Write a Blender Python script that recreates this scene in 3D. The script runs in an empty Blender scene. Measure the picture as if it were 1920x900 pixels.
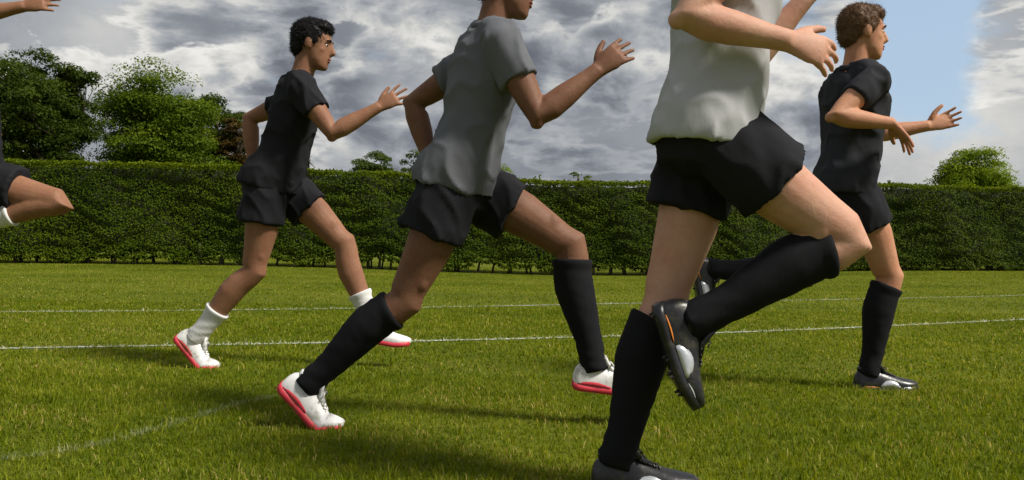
import bpy, math, random
import numpy as np
from mathutils import Vector, Matrix, noise as mnoise

random.seed(11)
rng = np.random.default_rng(7)
scene = bpy.context.scene
COL = scene.collection
R = math.radians

# ------------------------------------------------------------------ camera
CAM_H, FPX, ROLL = 0.65, 1650.0, R(0.78)
cam_d = bpy.data.cameras.new('camera')
cam_d.sensor_width = 36.0
cam_d.lens = FPX / 1920.0 * 36.0
cam_d.clip_start = 0.05
cam_d.clip_end = 3000
cam = bpy.data.objects.new('camera', cam_d)
COL.objects.link(cam)
cam.matrix_world = Matrix.Translation((0, 0, CAM_H)) @ Matrix.Rotation(R(90), 4, 'X') @ Matrix.Rotation(ROLL, 4, 'Z')
scene.camera = cam

# ------------------------------------------------------------------ light
SUN_EL, SUN_AZ = R(48), R(112)
S = Vector((math.sin(SUN_AZ) * math.cos(SUN_EL), math.cos(SUN_AZ) * math.cos(SUN_EL), math.sin(SUN_EL)))
sun_d = bpy.data.lights.new('sun', 'SUN')
sun_d.energy = 3.5
sun_d.angle = R(12.0)
sun_d.color = (1.0, 0.95, 0.86)
sun = bpy.data.objects.new('sun', sun_d)
sun.rotation_euler = S.to_track_quat('Z', 'Y').to_euler()
COL.objects.link(sun)

scene.view_settings.view_transform = 'Standard'
scene.view_settings.look = 'None'
scene.view_settings.gamma = 1.0
scene.view_settings.use_curve_mapping = False
scene.view_settings.exposure = 0.6


class NT:
    """tiny node-tree helper"""
    def __init__(self, tree):
        self.t = tree

    def n(self, kind, **kw):
        nd = self.t.nodes.new(kind)
        ins = kw.pop('ins', {})
        for k, v in kw.items():
            setattr(nd, k, v)
        for k, v in ins.items():
            self.put(nd, k, v)
        return nd

    def put(self, nd, k, v):
        s = nd.inputs[k]
        if isinstance(v, bpy.types.NodeSocket):
            self.t.links.new(v, s)
        else:
            s.default_value = v

    def math(self, op, a, b=0.0, c=None, clamp=False):
        nd = self.n('ShaderNodeMath', operation=op, use_clamp=clamp)
        self.put(nd, 0, a)
        self.put(nd, 1, b)
        if c is not None:
            self.put(nd, 2, c)
        return nd.outputs[0]

    def vmath(self, op, a, b=(0, 0, 0)):
        nd = self.n('ShaderNodeVectorMath', operation=op)
        self.put(nd, 0, a)
        if op == 'SCALE':
            self.put(nd, 'Scale', b)
        else:
            self.put(nd, 1, b)
        return nd.outputs['Value'] if op in ('DOT_PRODUCT', 'LENGTH') else nd.outputs[0]

    def noise(self, vec, scale, detail=4.0, rough=0.5, dist=0.0):
        nd = self.n('ShaderNodeTexNoise', ins={'Vector': vec, 'Scale': scale, 'Detail': detail, 'Roughness': rough, 'Distortion': dist})
        return nd.outputs[0]

    def ramp(self, fac, stops):
        nd = self.n('ShaderNodeValToRGB')
        el = nd.color_ramp.elements
        while len(el) < len(stops):
            el.new(0.5)
        for e, (p, c) in zip(el, stops):
            e.position = p
            e.color = (*c, 1) if len(c) == 3 else c
        self.put(nd, 0, fac)
        return nd.outputs[0]

    def mix(self, fac, a, b, blend='MIX'):
        nd = self.n('ShaderNodeMix', data_type='RGBA', blend_type=blend)
        self.put(nd, 0, fac)
        self.put(nd, 6, a if isinstance(a, bpy.types.NodeSocket) else (*a, 1))
        self.put(nd, 7, b if isinstance(b, bpy.types.NodeSocket) else (*b, 1))
        return nd.outputs[2]

    def range(self, v, a, b, c=0.0, d=1.0, smooth=True):
        nd = self.n('ShaderNodeMapRange', interpolation_type='SMOOTHSTEP' if smooth else 'LINEAR')
        for i, x in enumerate((v, a, b, c, d)):
            self.put(nd, i, x)
        return nd.outputs[0]


def P(px, py, d):
    """photograph pixel at depth d -> world point"""
    u, v = (px - 960) / FPX, (450 - py) / FPX
    c, s = math.cos(ROLL), math.sin(ROLL)
    return Vector(((u * c - v * s) * d, d, CAM_H + (u * s + v * c) * d))


def G(px, py):
    """photograph pixel -> point on the flat ground"""
    q = P(px, py, 1.0)
    d = CAM_H / (CAM_H - q.z)
    return P(px, py, d)


# ------------------------------------------------------------------ sky
world = bpy.data.worlds.new('World')
scene.world = world
world.use_nodes = True
wt = world.node_tree
wt.nodes.clear()
w = NT(wt)
geo = w.n('ShaderNodeTexCoord').outputs['Generated']
dirv = w.vmath('NORMALIZE', geo)
sky = w.n('ShaderNodeTexSky', sky_type='NISHITA', sun_disc=False, sun_elevation=SUN_EL, sun_rotation=SUN_AZ,
          altitude=50, air_density=1.0, dust_density=1.6, ozone_density=1.0).outputs[0]


def vdir(px, py):
    q = P(px, py, 1.0) - Vector((0, 0, CAM_H))
    return q.normalized()


def blob(px, py, rad):
    """soft weight round one direction of the sky; rad in degrees"""
    d = w.vmath('DOT_PRODUCT', dirv, tuple(vdir(px, py)))
    return w.range(d, math.cos(R(rad)), 1.0)


sc = w.vmath('MULTIPLY', dirv, (1.0, 1.0, 1.7))
warp = w.n('ShaderNodeTexNoise', ins={'Vector': sc, 'Scale': 5.0, 'Detail': 2.0}).outputs[1]
warp = w.vmath('SCALE', w.vmath('SUBTRACT', warp, (0.5, 0.5, 0.5)), 0.10)
p0 = w.vmath('ADD', w.vmath('ADD', sc, warp), (3.1, 1.7, 0.4))


def heap(vec):
    """billowing height of the cloud deck: rounded lobes on broad masses"""
    b = w.noise(vec, 5.0, 5.0, 0.5)
    v = w.n('ShaderNodeTexVoronoi', feature='F1', ins={'Vector': vec, 'Scale': 10.0, 'Detail': 1.0, 'Roughness': 0.5}).outputs[0]
    return w.math('SUBTRACT', w.math('MULTIPLY', b, 1.15), w.math('MULTIPLY', v, 0.26))


lit = Vector((0.45, 0.0, 0.9)).normalized() * 0.04
h0 = heap(p0)
h1 = heap(w.vmath('ADD', p0, tuple(lit)))
broad = w.noise(p0, 2.4, 2.0, 0.5)
fine = w.noise(p0, 16.0, 8.0, 0.62)
emb = w.math('MULTIPLY', w.math('SUBTRACT', h0, h1), 1.5)
bias = 0.0
for (x, y, r_, k) in ((780, 120, 5.0, 0.40), (320, 60, 7, 0.30), (1010, 270, 7, -0.14), (900, 60, 4.5, -0.12), (1890, 90, 8, 0.22),
                      (1450, 110, 7, 0.16), (1200, 220, 6, -0.08), (600, 110, 4, -0.10), (1760, 290, 7, 0.14), (60, 40, 6, 0.15)):
    bias = w.math('ADD', bias, w.math('MULTIPLY', blob(x, y, r_), k))
RAMP = [(0.0, (0.105, 0.116, 0.140)), (0.25, (0.160, 0.174, 0.202)), (0.45, (0.250, 0.265, 0.292)), (0.65, (0.37, 0.38, 0.39)), (0.82, (0.54, 0.535, 0.515)), (1.0, (0.68, 0.67, 0.64))]
# high even deck behind
val = w.math('ADD', 0.44, w.math('MULTIPLY', w.math('SUBTRACT', broad, 0.5), 0.8))
val = w.math('ADD', w.math('ADD', val, bias), w.math('MULTIPLY', w.math('SUBTRACT', fine, 0.5), 0.30))
ccol = w.ramp(val, RAMP)


def layer(col, vec, scale, thr, dark, gain):
    """a nearer layer of heaped cloud: crisp bright rim, grey body, darker base"""
    nz = w.noise(vec, scale, 11.0, 0.57)
    al = w.range(nz, thr, thr + 0.045)
    th = w.range(nz, thr, thr + 0.17)
    v = w.math('SUBTRACT', w.math('ADD', 0.76, w.math('MULTIPLY', bias, 0.8)), w.math('MULTIPLY', th, dark))
    v = w.math('ADD', v, w.math('MULTIPLY', emb, gain))
    v = w.math('ADD', v, w.math('MULTIPLY', w.math('SUBTRACT', fine, 0.5), 0.30))
    return w.mix(al, col, w.ramp(v, RAMP))


ccol = layer(ccol, w.vmath('ADD', w.vmath('MULTIPLY', dirv, (1.0, 1.0, 3.2)), (0.3, 5.2, 1.1)), 4.0, 0.50, 0.62, 0.5)
ccol = layer(ccol, w.vmath('ADD', p0, (7.7, 2.0, 3.3)), 5.2, 0.49, 0.58, 0.9)
# where the deck breaks and the blue shows
gap = w.math('ADD', w.math('MULTIPLY', blob(1790, 90, 7.0), 0.85), w.math('MULTIPLY', blob(1600, 20, 7.0), 0.6))
gap = w.math('ADD', gap, w.math('MULTIPLY', blob(1700, 190, 5.0), 0.4))
cov = w.math('SUBTRACT', w.math('ADD', h0, w.math('MULTIPLY', w.math('SUBTRACT', fine, 0.5), 1.3)), gap)
cov = w.math('ADD', cov, w.math('MULTIPLY', blob(1915, 110, 4.5), 0.6))
cov = w.range(cov, -0.50, 0.10)
skyc = w.vmath('SCALE', sky, 0.075)
skyc = w.mix(0.6, skyc, (0.46, 0.60, 0.76))
skyc = w.mix(cov, skyc, ccol)
bg = w.n('ShaderNodeBackground', ins={'Color': w.vmath('SCALE', skyc, 8.2), 'Strength': 0.1})
wt.links.new(bg.outputs[0], w.n('ShaderNodeOutputWorld').inputs[0])


# ------------------------------------------------------------------ materials
def new_mat(name):
    m = bpy.data.materials.new(name)
    m.use_nodes = True
    m.node_tree.nodes.clear()
    return m, NT(m.node_tree)


def finish(m, t, shader):
    m.node_tree.links.new(shader, t.n('ShaderNodeOutputMaterial').inputs[0])
    return m


def leaf_mat(name, dark, light, trans=0.35, rough=0.55, trans_tint=(1.25, 1.15, 0.45), nscale=0.9):
    m, t = new_mat(name)
    at = t.n('ShaderNodeAttribute', attribute_name='tint').outputs['Fac']
    pos = t.n('ShaderNodeTexCoord').outputs['Object']
    nz = t.noise(pos, nscale, 3.0)
    f = t.math('ADD', t.math('MULTIPLY', at, 0.75), t.math('MULTIPLY', t.math('SUBTRACT', nz, 0.38), 0.8), clamp=True)
    c = t.mix(f, dark, light)
    b = t.n('ShaderNodeBsdfPrincipled', ins={'Base Color': c, 'Roughness': rough, 'Specular IOR Level': 0.07})
    tc = t.mix(1.0, c, trans_tint, 'MULTIPLY')
    tr = t.n('ShaderNodeBsdfTranslucent', ins={'Color': tc})
    mx = t.n('ShaderNodeMixShader', ins={0: trans, 1: b.outputs[0], 2: tr.outputs[0]})
    return finish(m, t, mx.outputs[0])


def grass_mat():
    m, t = new_mat('grass_blades')
    at = t.n('ShaderNodeAttribute', attribute_name='tint').outputs['Fac']
    pa = t.n('ShaderNodeAttribute', attribute_name='paint').outputs['Fac']
    pos = t.n('ShaderNodeTexCoord').outputs['Object']
    f1 = t.noise(pos, 0.55, 3.0)
    f2 = t.noise(pos, 4.0, 3.0)
    f = t.math('ADD', t.math('MULTIPLY', f1, 0.5), t.math('MULTIPLY', f2, 0.6))
    f = t.math('ADD', f, t.math('MULTIPLY', t.math('SUBTRACT', at, 0.5), 0.75), clamp=True)
    c = t.ramp(f, [(0.12, (0.060, 0.095, 0.004)), (0.32, (0.106, 0.158, 0.005)), (0.52, (0.168, 0.218, 0.007)), (0.74, (0.275, 0.300, 0.018)), (0.95, (0.50, 0.40, 0.13))])
    c = t.mix(pa, c, (0.72, 0.74, 0.68))
    b = t.n('ShaderNodeBsdfPrincipled', ins={'Base Color': c, 'Roughness': 0.55, 'Specular IOR Level': 0.12})
    tr = t.n('ShaderNodeBsdfTranslucent', ins={'Color': t.mix(1.0, c, (1.2, 1.15, 0.5), 'MULTIPLY')})
    mx = t.n('ShaderNodeMixShader', ins={0: 0.45, 1: b.outputs[0], 2: tr.outputs[0]})
    return finish(m, t, mx.outputs[0])


def ground_mat():
    m, t = new_mat('turf')
    pos = t.n('ShaderNodeTexCoord').outputs['Object']
    f = t.math('ADD', t.math('MULTIPLY', t.noise(pos, 0.55, 3.0), 0.5), t.math('MULTIPLY', t.noise(pos, 9.0, 6.0, 0.65), 0.5))
    c = t.ramp(f, [(0.3, (0.055, 0.075, 0.005)), (0.5, (0.115, 0.140, 0.009)), (0.68, (0.17, 0.18, 0.018)), (0.85, (0.19, 0.15, 0.035))])
    b = t.n('ShaderNodeBsdfPrincipled', ins={'Base Color': c, 'Roughness': 0.9, 'Specular IOR Level': 0.1})
    bm = t.n('ShaderNodeBump', ins={'Height': t.noise(pos, 60.0, 4.0, 0.7), 'Strength': 0.8, 'Distance': 0.03})
    t.put(b, 'Normal', bm.outputs[0])
    return finish(m, t, b.outputs[0])


def line_mat():
    m, t = new_mat('line_marking')
    pos = t.n('ShaderNodeTexCoord').outputs['Object']
    f = t.range(t.noise(pos, 26.0, 5.0, 0.7), 0.42, 0.60)
    c = t.mix(f, (0.06, 0.09, 0.015), (0.62, 0.64, 0.58))
    b = t.n('ShaderNodeBsdfPrincipled', ins={'Base Color': c, 'Roughness': 0.9})
    return finish(m, t, b.outputs[0])


def bark_mat(name='bark', a=(0.05, 0.036, 0.024), b_=(0.12, 0.095, 0.07)):
    m, t = new_mat(name)
    pos = t.n('ShaderNodeTexCoord').outputs['Object']
    st = t.vmath('MULTIPLY', pos, (6, 6, 1.2))
    f = t.noise(st, 3.0, 5.0, 0.6)
    b = t.n('ShaderNodeBsdfPrincipled', ins={'Base Color': t.mix(f, a, b_), 'Roughness': 0.9})
    t.put(b, 'Normal', t.n('ShaderNodeBump', ins={'Height': f, 'Strength': 0.7, 'Distance': 0.03}).outputs[0])
    return finish(m, t, b.outputs[0])


def skin_mat(name, col, deep):
    m, t = new_mat(name)
    pos = t.n('ShaderNodeTexCoord').outputs['Object']
    f = t.noise(pos, 9.0, 4.0, 0.6)
    c = t.mix(t.range(t.math('ADD', t.math('MULTIPLY', f, 0.6), t.math('MULTIPLY', t.noise(pos, 45.0, 5.0, 0.7), 0.4)), 0.30, 0.70), deep, col)
    b = t.n('ShaderNodeBsdfPrincipled', ins={'Base Color': c, 'Roughness': 0.58, 'Specular IOR Level': 0.22,
                                              'Subsurface Weight': 0.12, 'Subsurface Scale': 0.012, 'Subsurface Radius': (1.0, 0.4, 0.2)})
    t.put(b, 'Normal', t.n('ShaderNodeBump', ins={'Height': t.noise(pos, 70.0, 6.0, 0.7), 'Strength': 0.35, 'Distance': 0.004}).outputs[0])
    return finish(m, t, b.outputs[0])


def cloth_mat(name, col, rough=0.85, sheen=0.0, weave=700.0):
    m, t = new_mat(name)
    pos = t.n('ShaderNodeTexCoord').outputs['Object']
    f = t.noise(pos, 6.0, 4.0, 0.6)
    c = t.mix(f, tuple(x * 0.82 for x in col), tuple(min(1, x * 1.15) for x in col))
    b = t.n('ShaderNodeBsdfPrincipled', ins={'Base Color': c, 'Roughness': rough, 'Specular IOR Level': 0.12, 'Sheen Weight': sheen})
    h = t.math('ADD', t.math('MULTIPLY', t.noise(t.vmath('MULTIPLY', pos, (1, 1, 0.45)), 22.0, 4.0), 1.0), t.math('MULTIPLY', t.noise(pos, weave, 1.0), 0.08))
    t.put(b, 'Normal', t.n('ShaderNodeBump', ins={'Height': h, 'Strength': 0.35, 'Distance': 0.006}).outputs[0])
    return finish(m, t, b.outputs[0])


def plain_mat(name, col, rough=0.4, metal=0.0, var=0.15, bump=0.2, scale=60.0, stain=0.0):
    m, t = new_mat(name)
    pos = t.n('ShaderNodeTexCoord').outputs['Object']
    f = t.noise(pos, scale, 4.0, 0.6)
    c = t.mix(f, tuple(x * (1 - var) for x in col), tuple(min(1, x * (1 + var)) for x in col))
    if stain:
        c = t.mix(t.math('MULTIPLY', t.range(t.noise(pos, 18.0, 6.0, 0.7), 0.5, 0.68), stain), c, (0.16, 0.14, 0.06))
    b = t.n('ShaderNodeBsdfPrincipled', ins={'Base Color': c, 'Roughness': rough, 'Metallic': metal})
    t.put(b, 'Normal', t.n('ShaderNodeBump', ins={'Height': f, 'Strength': bump, 'Distance': 0.003}).outputs[0])
    return finish(m, t, b.outputs[0])


M = {
    'grass': grass_mat(), 'turf': ground_mat(), 'line': line_mat(), 'bark': bark_mat(),
    'stem': bark_mat('hedge_wood', (0.03, 0.022, 0.016), (0.085, 0.065, 0.045)),
    'hedge': leaf_mat('hedge_leaves', (0.032, 0.064, 0.002), (0.150, 0.198, 0.008), 0.34),
    'core': plain_mat('hedge_twigs', (0.016, 0.017, 0.008), 0.95, var=0.5, scale=14.0),
    'oak': leaf_mat('oak_leaves', (0.050, 0.092, 0.005), (0.165, 0.222, 0.015), 0.36),
    'dark_tree': leaf_mat('dark_leaves', (0.024, 0.045, 0.005), (0.074, 0.104, 0.012), 0.32),
    'bright': leaf_mat('bright_leaves', (0.10, 0.165, 0.006), (0.25, 0.33, 0.020), 0.42),
    'grey_tree': leaf_mat('greygreen_leaves', (0.045, 0.075, 0.015), (0.125, 0.165, 0.032), 0.36),
    'copper': leaf_mat('copper_leaves', (0.035, 0.018, 0.014), (0.085, 0.040, 0.026), 0.25, trans_tint=(1.2, 0.7, 0.5)),
    'russet': leaf_mat('russet_leaves', (0.05, 0.034, 0.010), (0.13, 0.085, 0.022), 0.3),
    'skin_brown': skin_mat('skin_brown', (0.30, 0.150, 0.085), (0.235, 0.105, 0.060)),
    'skin_deep': skin_mat('skin_deep', (0.215, 0.105, 0.060), (0.16, 0.072, 0.042)),
    'skin_light': skin_mat('skin_light', (0.58, 0.335, 0.235), (0.50, 0.245, 0.165)),
    'skin_warm': skin_mat('skin_warm', (0.52, 0.265, 0.155), (0.45, 0.195, 0.11)),
    'black_cloth': cloth_mat('black_jersey', (0.016, 0.016, 0.019)),
    'charcoal': cloth_mat('charcoal_jersey', (0.028, 0.029, 0.034)),
    'slate': cloth_mat('slate_jersey', (0.125, 0.130, 0.145)),
    'pale_cloth': cloth_mat('pale_grey_jersey', (0.42, 0.42, 0.43)),
    'sock_black': cloth_mat('black_sock', (0.012, 0.012, 0.014)),
    'sock_white': cloth_mat('white_sock', (0.68, 0.67, 0.66)),
    'shoe_white': plain_mat('white_shoe', (0.78, 0.77, 0.76), 0.5, stain=0.55),
    'shoe_red': plain_mat('red_sole', (0.58, 0.035, 0.055), 0.55, stain=0.6),
    'shoe_black': plain_mat('black_boot', (0.014, 0.014, 0.017), 0.33, stain=0.25),
    'silver': plain_mat('silver_panel', (0.62, 0.64, 0.67), 0.25, 0.5),
    'orange': plain_mat('orange_trim', (0.70, 0.22, 0.03), 0.45),
    'hair_black': cloth_mat('black_hair', (0.010, 0.009, 0.009), 0.45, 0.0, 300.0),
    'hair_brown': cloth_mat('brown_hair', (0.13, 0.072, 0.038), 0.5, 0.0, 300.0),
    'eye': plain_mat('eye_white', (0.75, 0.74, 0.72), 0.15, var=0.03, bump=0.0),
    'iris': plain_mat('dark_iris', (0.03, 0.018, 0.012), 0.1, bump=0.0),
    'lip': plain_mat('lips', (0.33, 0.11, 0.09), 0.45, bump=0.05),
}


# ------------------------------------------------------------------ object helpers
def tag(o, label=None, cat=None, group=None, kind=None):
    for k, v in (('label', label), ('category', cat), ('group', group), ('kind', kind)):
        if v:
            o[k] = v
    return o


def mesh_np(name, V, F, attrs=None, smooth=False):
    """V (n,3); F list of (k,4)/(k,3) int arrays"""
    me = bpy.data.meshes.new(name)
    V = np.asarray(V, dtype=np.float32)
    Fs = [np.asarray(f, dtype=np.int32) for f in F if len(f)]
    loops = np.concatenate([f.ravel() for f in Fs])
    tot = np.concatenate([np.full(len(f), f.shape[1], np.int32) for f in Fs])
    st = np.concatenate([[0], np.cumsum(tot)[:-1]]).astype(np.int32)
    me.vertices.add(len(V)); me.vertices.foreach_set('co', V.ravel())
    me.loops.add(len(loops)); me.loops.foreach_set('vertex_index', loops)
    me.polygons.add(len(tot)); me.polygons.foreach_set('loop_start', st); me.polygons.foreach_set('loop_total', tot)
    if smooth:
        me.polygons.foreach_set('use_smooth', np.ones(len(tot), bool))
    me.update(calc_edges=True)
    for k, a in (attrs or {}).items():
        at = me.attributes.new(k, 'FLOAT', 'POINT')
        at.data.foreach_set('value', np.asarray(a, np.float32))
    me.validate()
    return me


def obj(name, me, mat, parent=None, loc=None):
    o = bpy.data.objects.new(name, me)
    COL.objects.link(o)
    if mat is not None:
        me.materials.append(mat)
    if parent is not None:
        o.parent = parent
    if loc is not None:
        o.location = loc
    return o


def empty(name, loc):
    o = bpy.data.objects.new(name, None)
    COL.objects.link(o)
    o.location = loc
    o.empty_display_size = 0.2
    return o


class MB:
    """collects shapes into one mesh"""
    def __init__(self):
        self.V, self.Q, self.T, self.n = [], [], [], 0

    def add(self, V, Q=(), T=()):
        self.V.append(np.asarray(V, float))
        if len(Q):
            self.Q.append(np.asarray(Q, int) + self.n)
        if len(T):
            self.T.append(np.asarray(T, int) + self.n)
        self.n += len(V)

    def loft(self, rings, cap=True):
        """rings: list of (m,3) arrays of equal m"""
        m = len(rings[0])
        V = np.concatenate(rings)
        k = len(rings)
        i = np.arange(m); j = (i + 1) % m
        Q = np.concatenate([np.stack([a * m + i, a * m + j, (a + 1) * m + j, (a + 1) * m + i], 1) for a in range(k - 1)])
        T = []
        if cap:
            V = np.concatenate([V, rings[0].mean(0)[None], rings[-1].mean(0)[None]])
            c0, c1 = k * m, k * m + 1
            T = np.concatenate([np.stack([np.full(m, c0), j, i], 1), np.stack([np.full(m, c1), (k - 1) * m + i, (k - 1) * m + j], 1)])
        self.add(V, Q, T)

    def tube(self, pts, radii, side=None, n=14, depth=None):
        """round or oval tube; radii along 'side', depth along the other axis"""
        pts = [np.array(p, float) for p in pts]
        if depth is None:
            depth = radii
        rings = []
        a = np.linspace(0, 2 * np.pi, n, endpoint=False)
        for i, p in enumerate(pts):
            t = pts[min(i + 1, len(pts) - 1)] - pts[max(i - 1, 0)]
            t = t / (np.linalg.norm(t) + 1e-9)
            s = np.array(side if side is not None else (0.31, 0.9, 0.17), float)
            s = s - t * s.dot(t); s /= np.linalg.norm(s) + 1e-9
            f = np.cross(s, t)
            rings.append(p + np.outer(np.cos(a) * radii[i], s) + np.outer(np.sin(a) * depth[i], f))
        self.loft(rings)

    def ball(self, c, r, rot=None, nu=16, nv=10):
        rings = []
        for k in range(1, nv):
            ph = math.pi * k / nv
            a = np.linspace(0, 2 * np.pi, nu, endpoint=False)
            rings.append(np.stack([np.cos(a) * math.sin(ph) * r[0], np.sin(a) * math.sin(ph) * r[1], np.full(nu, math.cos(ph) * -r[2])], 1))
        if rot is not None:
            rings = [q @ np.array(rot).T for q in rings]
        self.loft([q + np.array(c) for q in rings])

    def mesh(self, name, smooth=True):
        return mesh_np(name, np.concatenate(self.V), ([np.concatenate(self.Q)] if self.Q else []) + ([np.concatenate(self.T)] if self.T else []), smooth=smooth)


def remeshed(mb, name, voxel, smooth_it=3, fac=0.5, bumps=None, deci=1.0):
    me = mb.mesh(name)
    o = bpy.data.objects.new('tmp', me)
    COL.objects.link(o)
    m = o.modifiers.new('r', 'REMESH'); m.mode = 'VOXEL'; m.voxel_size = voxel; m.use_smooth_shade = True
    if smooth_it:
        s = o.modifiers.new('s', 'SMOOTH'); s.factor = fac; s.iterations = smooth_it
    if deci < 1:
        dm = o.modifiers.new('d', 'DECIMATE'); dm.ratio = deci
    dg = bpy.context.evaluated_depsgraph_get()
    res = bpy.data.meshes.new_from_object(o.evaluated_get(dg))
    bpy.data.objects.remove(o)
    bpy.data.meshes.remove(me)
    res.name = name
    if bumps:
        n = len(res.vertices)
        co = np.empty(n * 3, np.float32); res.vertices.foreach_get('co', co); co = co.reshape(-1, 3)
        no = np.empty(n * 3, np.float32); res.vertices.foreach_get('normal', no); no = no.reshape(-1, 3)
        d = np.zeros(n, np.float32)
        for (fx, fy, fz, amp, *rg) in bumps:
            q = np.array([mnoise.noise(Vector((c[0] * fx + c[2] * fx * 0.35, c[1] * fy, c[2] * fz))) for c in co], np.float32)
            d += ((1 - np.abs(q) * 1.6) ** 3 - 0.4 if rg else q) * amp
        co = co + no * d[:, None]
        res.vertices.foreach_set('co', co.ravel())
    res.polygons.foreach_set('use_smooth', np.ones(len(res.polygons), bool))
    res.update()
    return res


# ------------------------------------------------------------------ ground
def sstep(a, b, x):
    t = np.clip((x - a) / (b - a), 0, 1)
    return t * t * (3 - 2 * t)


def hgt(x, y):
    """the field dips a little towards the middle of the hedge"""
    return -0.20 * np.exp(-((x - 2.0) / 5.5) ** 2) * sstep(9.0, 18.0, y) * (1 - sstep(30, 60, y))


def grid_axis():
    a = np.linspace(-40, 40, 161)
    far = np.array([60, 100, 200, 500, 1200, 2500.])
    return np.concatenate([-far[::-1], a, far])


gx = grid_axis(); gy = np.concatenate([[-2500, -800, -200, -60, -20, -8], np.linspace(-4, 60, 129), [80, 120, 200, 500, 1200, 2500]])
X, Y = np.meshgrid(gx, gy, indexing='ij')
V = np.stack([X.ravel(), Y.ravel(), hgt(X, Y).ravel()], 1)
nx, ny = len(gx), len(gy)
I, J = np.meshgrid(np.arange(nx - 1), np.arange(ny - 1), indexing='ij')
a = (I * ny + J).ravel()
F = np.stack([a, a + ny, a + ny + 1, a + 1], 1)
tag(obj('ground', mesh_np('ground', V, [F], smooth=True), M['turf']), 'mown green sports field running back to the hedge', 'ground', kind='structure')

# painted lines, taken off the photograph and laid on the field
LINES = [
    ('far', [(-160, 586.5), (0, 585), (300, 583), (600, 580), (860, 576), (1140, 570), (1400, 564), (1700, 556), (1920, 551), (2100, 547)], 0.050, 0.85),
    ('near', [(-160, 657), (0, 655), (300, 649), (620, 643), (860, 638), (1140, 632), (1300, 627), (1600, 614), (1920, 600), (2100, 593)], 0.050, 0.9),
    ('faint', [(-120, 872), (0, 858), (130, 849), (270, 812), (400, 772), (490, 750), (560, 737)], 0.032, 0.30),
]
line_pts = []
for nm, pp, wd, op in LINES:
    q = np.array([G(*p)[:2] for p in pp])
    # smooth resample
    t = np.concatenate([[0], np.cumsum(np.linalg.norm(np.diff(q, axis=0), axis=1))])
    deg = min(4, len(q) - 1)
    ts = np.linspace(0, t[-1], 160)
    px_, py_ = np.polyfit(t, q[:, 0], deg), np.polyfit(t, q[:, 1], deg)
    c = np.stack([np.polyval(px_, ts), np.polyval(py_, ts)], 1)
    line_pts.append((c, wd, op))
    d = np.gradient(c, axis=0); d /= np.linalg.norm(d, axis=1)[:, None]
    nrm = np.stack([-d[:, 1], d[:, 0]], 1)
    L, Rr = c + nrm * wd / 2, c - nrm * wd / 2
    V = np.concatenate([np.column_stack([L, hgt(L[:, 0], L[:, 1]) + 0.004]), np.column_stack([Rr, hgt(Rr[:, 0], Rr[:, 1]) + 0.004])])
    k = len(c); i = np.arange(k - 1)
    F = np.stack([i, i + 1, k + i + 1, k + i], 1)
    lab = {'far': 'thin white line on the grass, the farther of two lane lines nearer the hedge',
           'near': 'thin white line on the grass, the nearer of two long lane lines',
           'faint': 'faint worn line curving over the grass at lower left'}[nm]
    if nm != 'faint':
        tag(obj('painted_line', mesh_np('painted_line', V, [F[:, ::-1]]), M['line']), lab, 'line', kind='structure')


def paint_at(x, y):
    """how much line marking the blade at x, y has on it"""
    p = np.zeros(len(x), np.float32)
    for c, wd, op in line_pts:
        for i in range(0, len(c) - 1, 1):
            a_, b_ = c[i], c[i + 1]
            lo, hi = np.minimum(a_, b_) - 0.1, np.maximum(a_, b_) + 0.1
            idx = np.nonzero((x > lo[0]) & (x < hi[0]) & (y > lo[1]) & (y < hi[1]))[0]
            if not len(idx):
                continue
            ab = b_ - a_; l2 = ab @ ab
            tt = np.clip(((x[idx] - a_[0]) * ab[0] + (y[idx] - a_[1]) * ab[1]) / l2, 0, 1)
            dd = np.hypot(x[idx] - a_[0] - tt * ab[0], y[idx] - a_[1] - tt * ab[1])
            hit = dd < wd * (0.5 + 0.25 * rng.random(len(idx)))
            p[idx[hit]] = np.maximum(p[idx[hit]], op)
    return p


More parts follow.
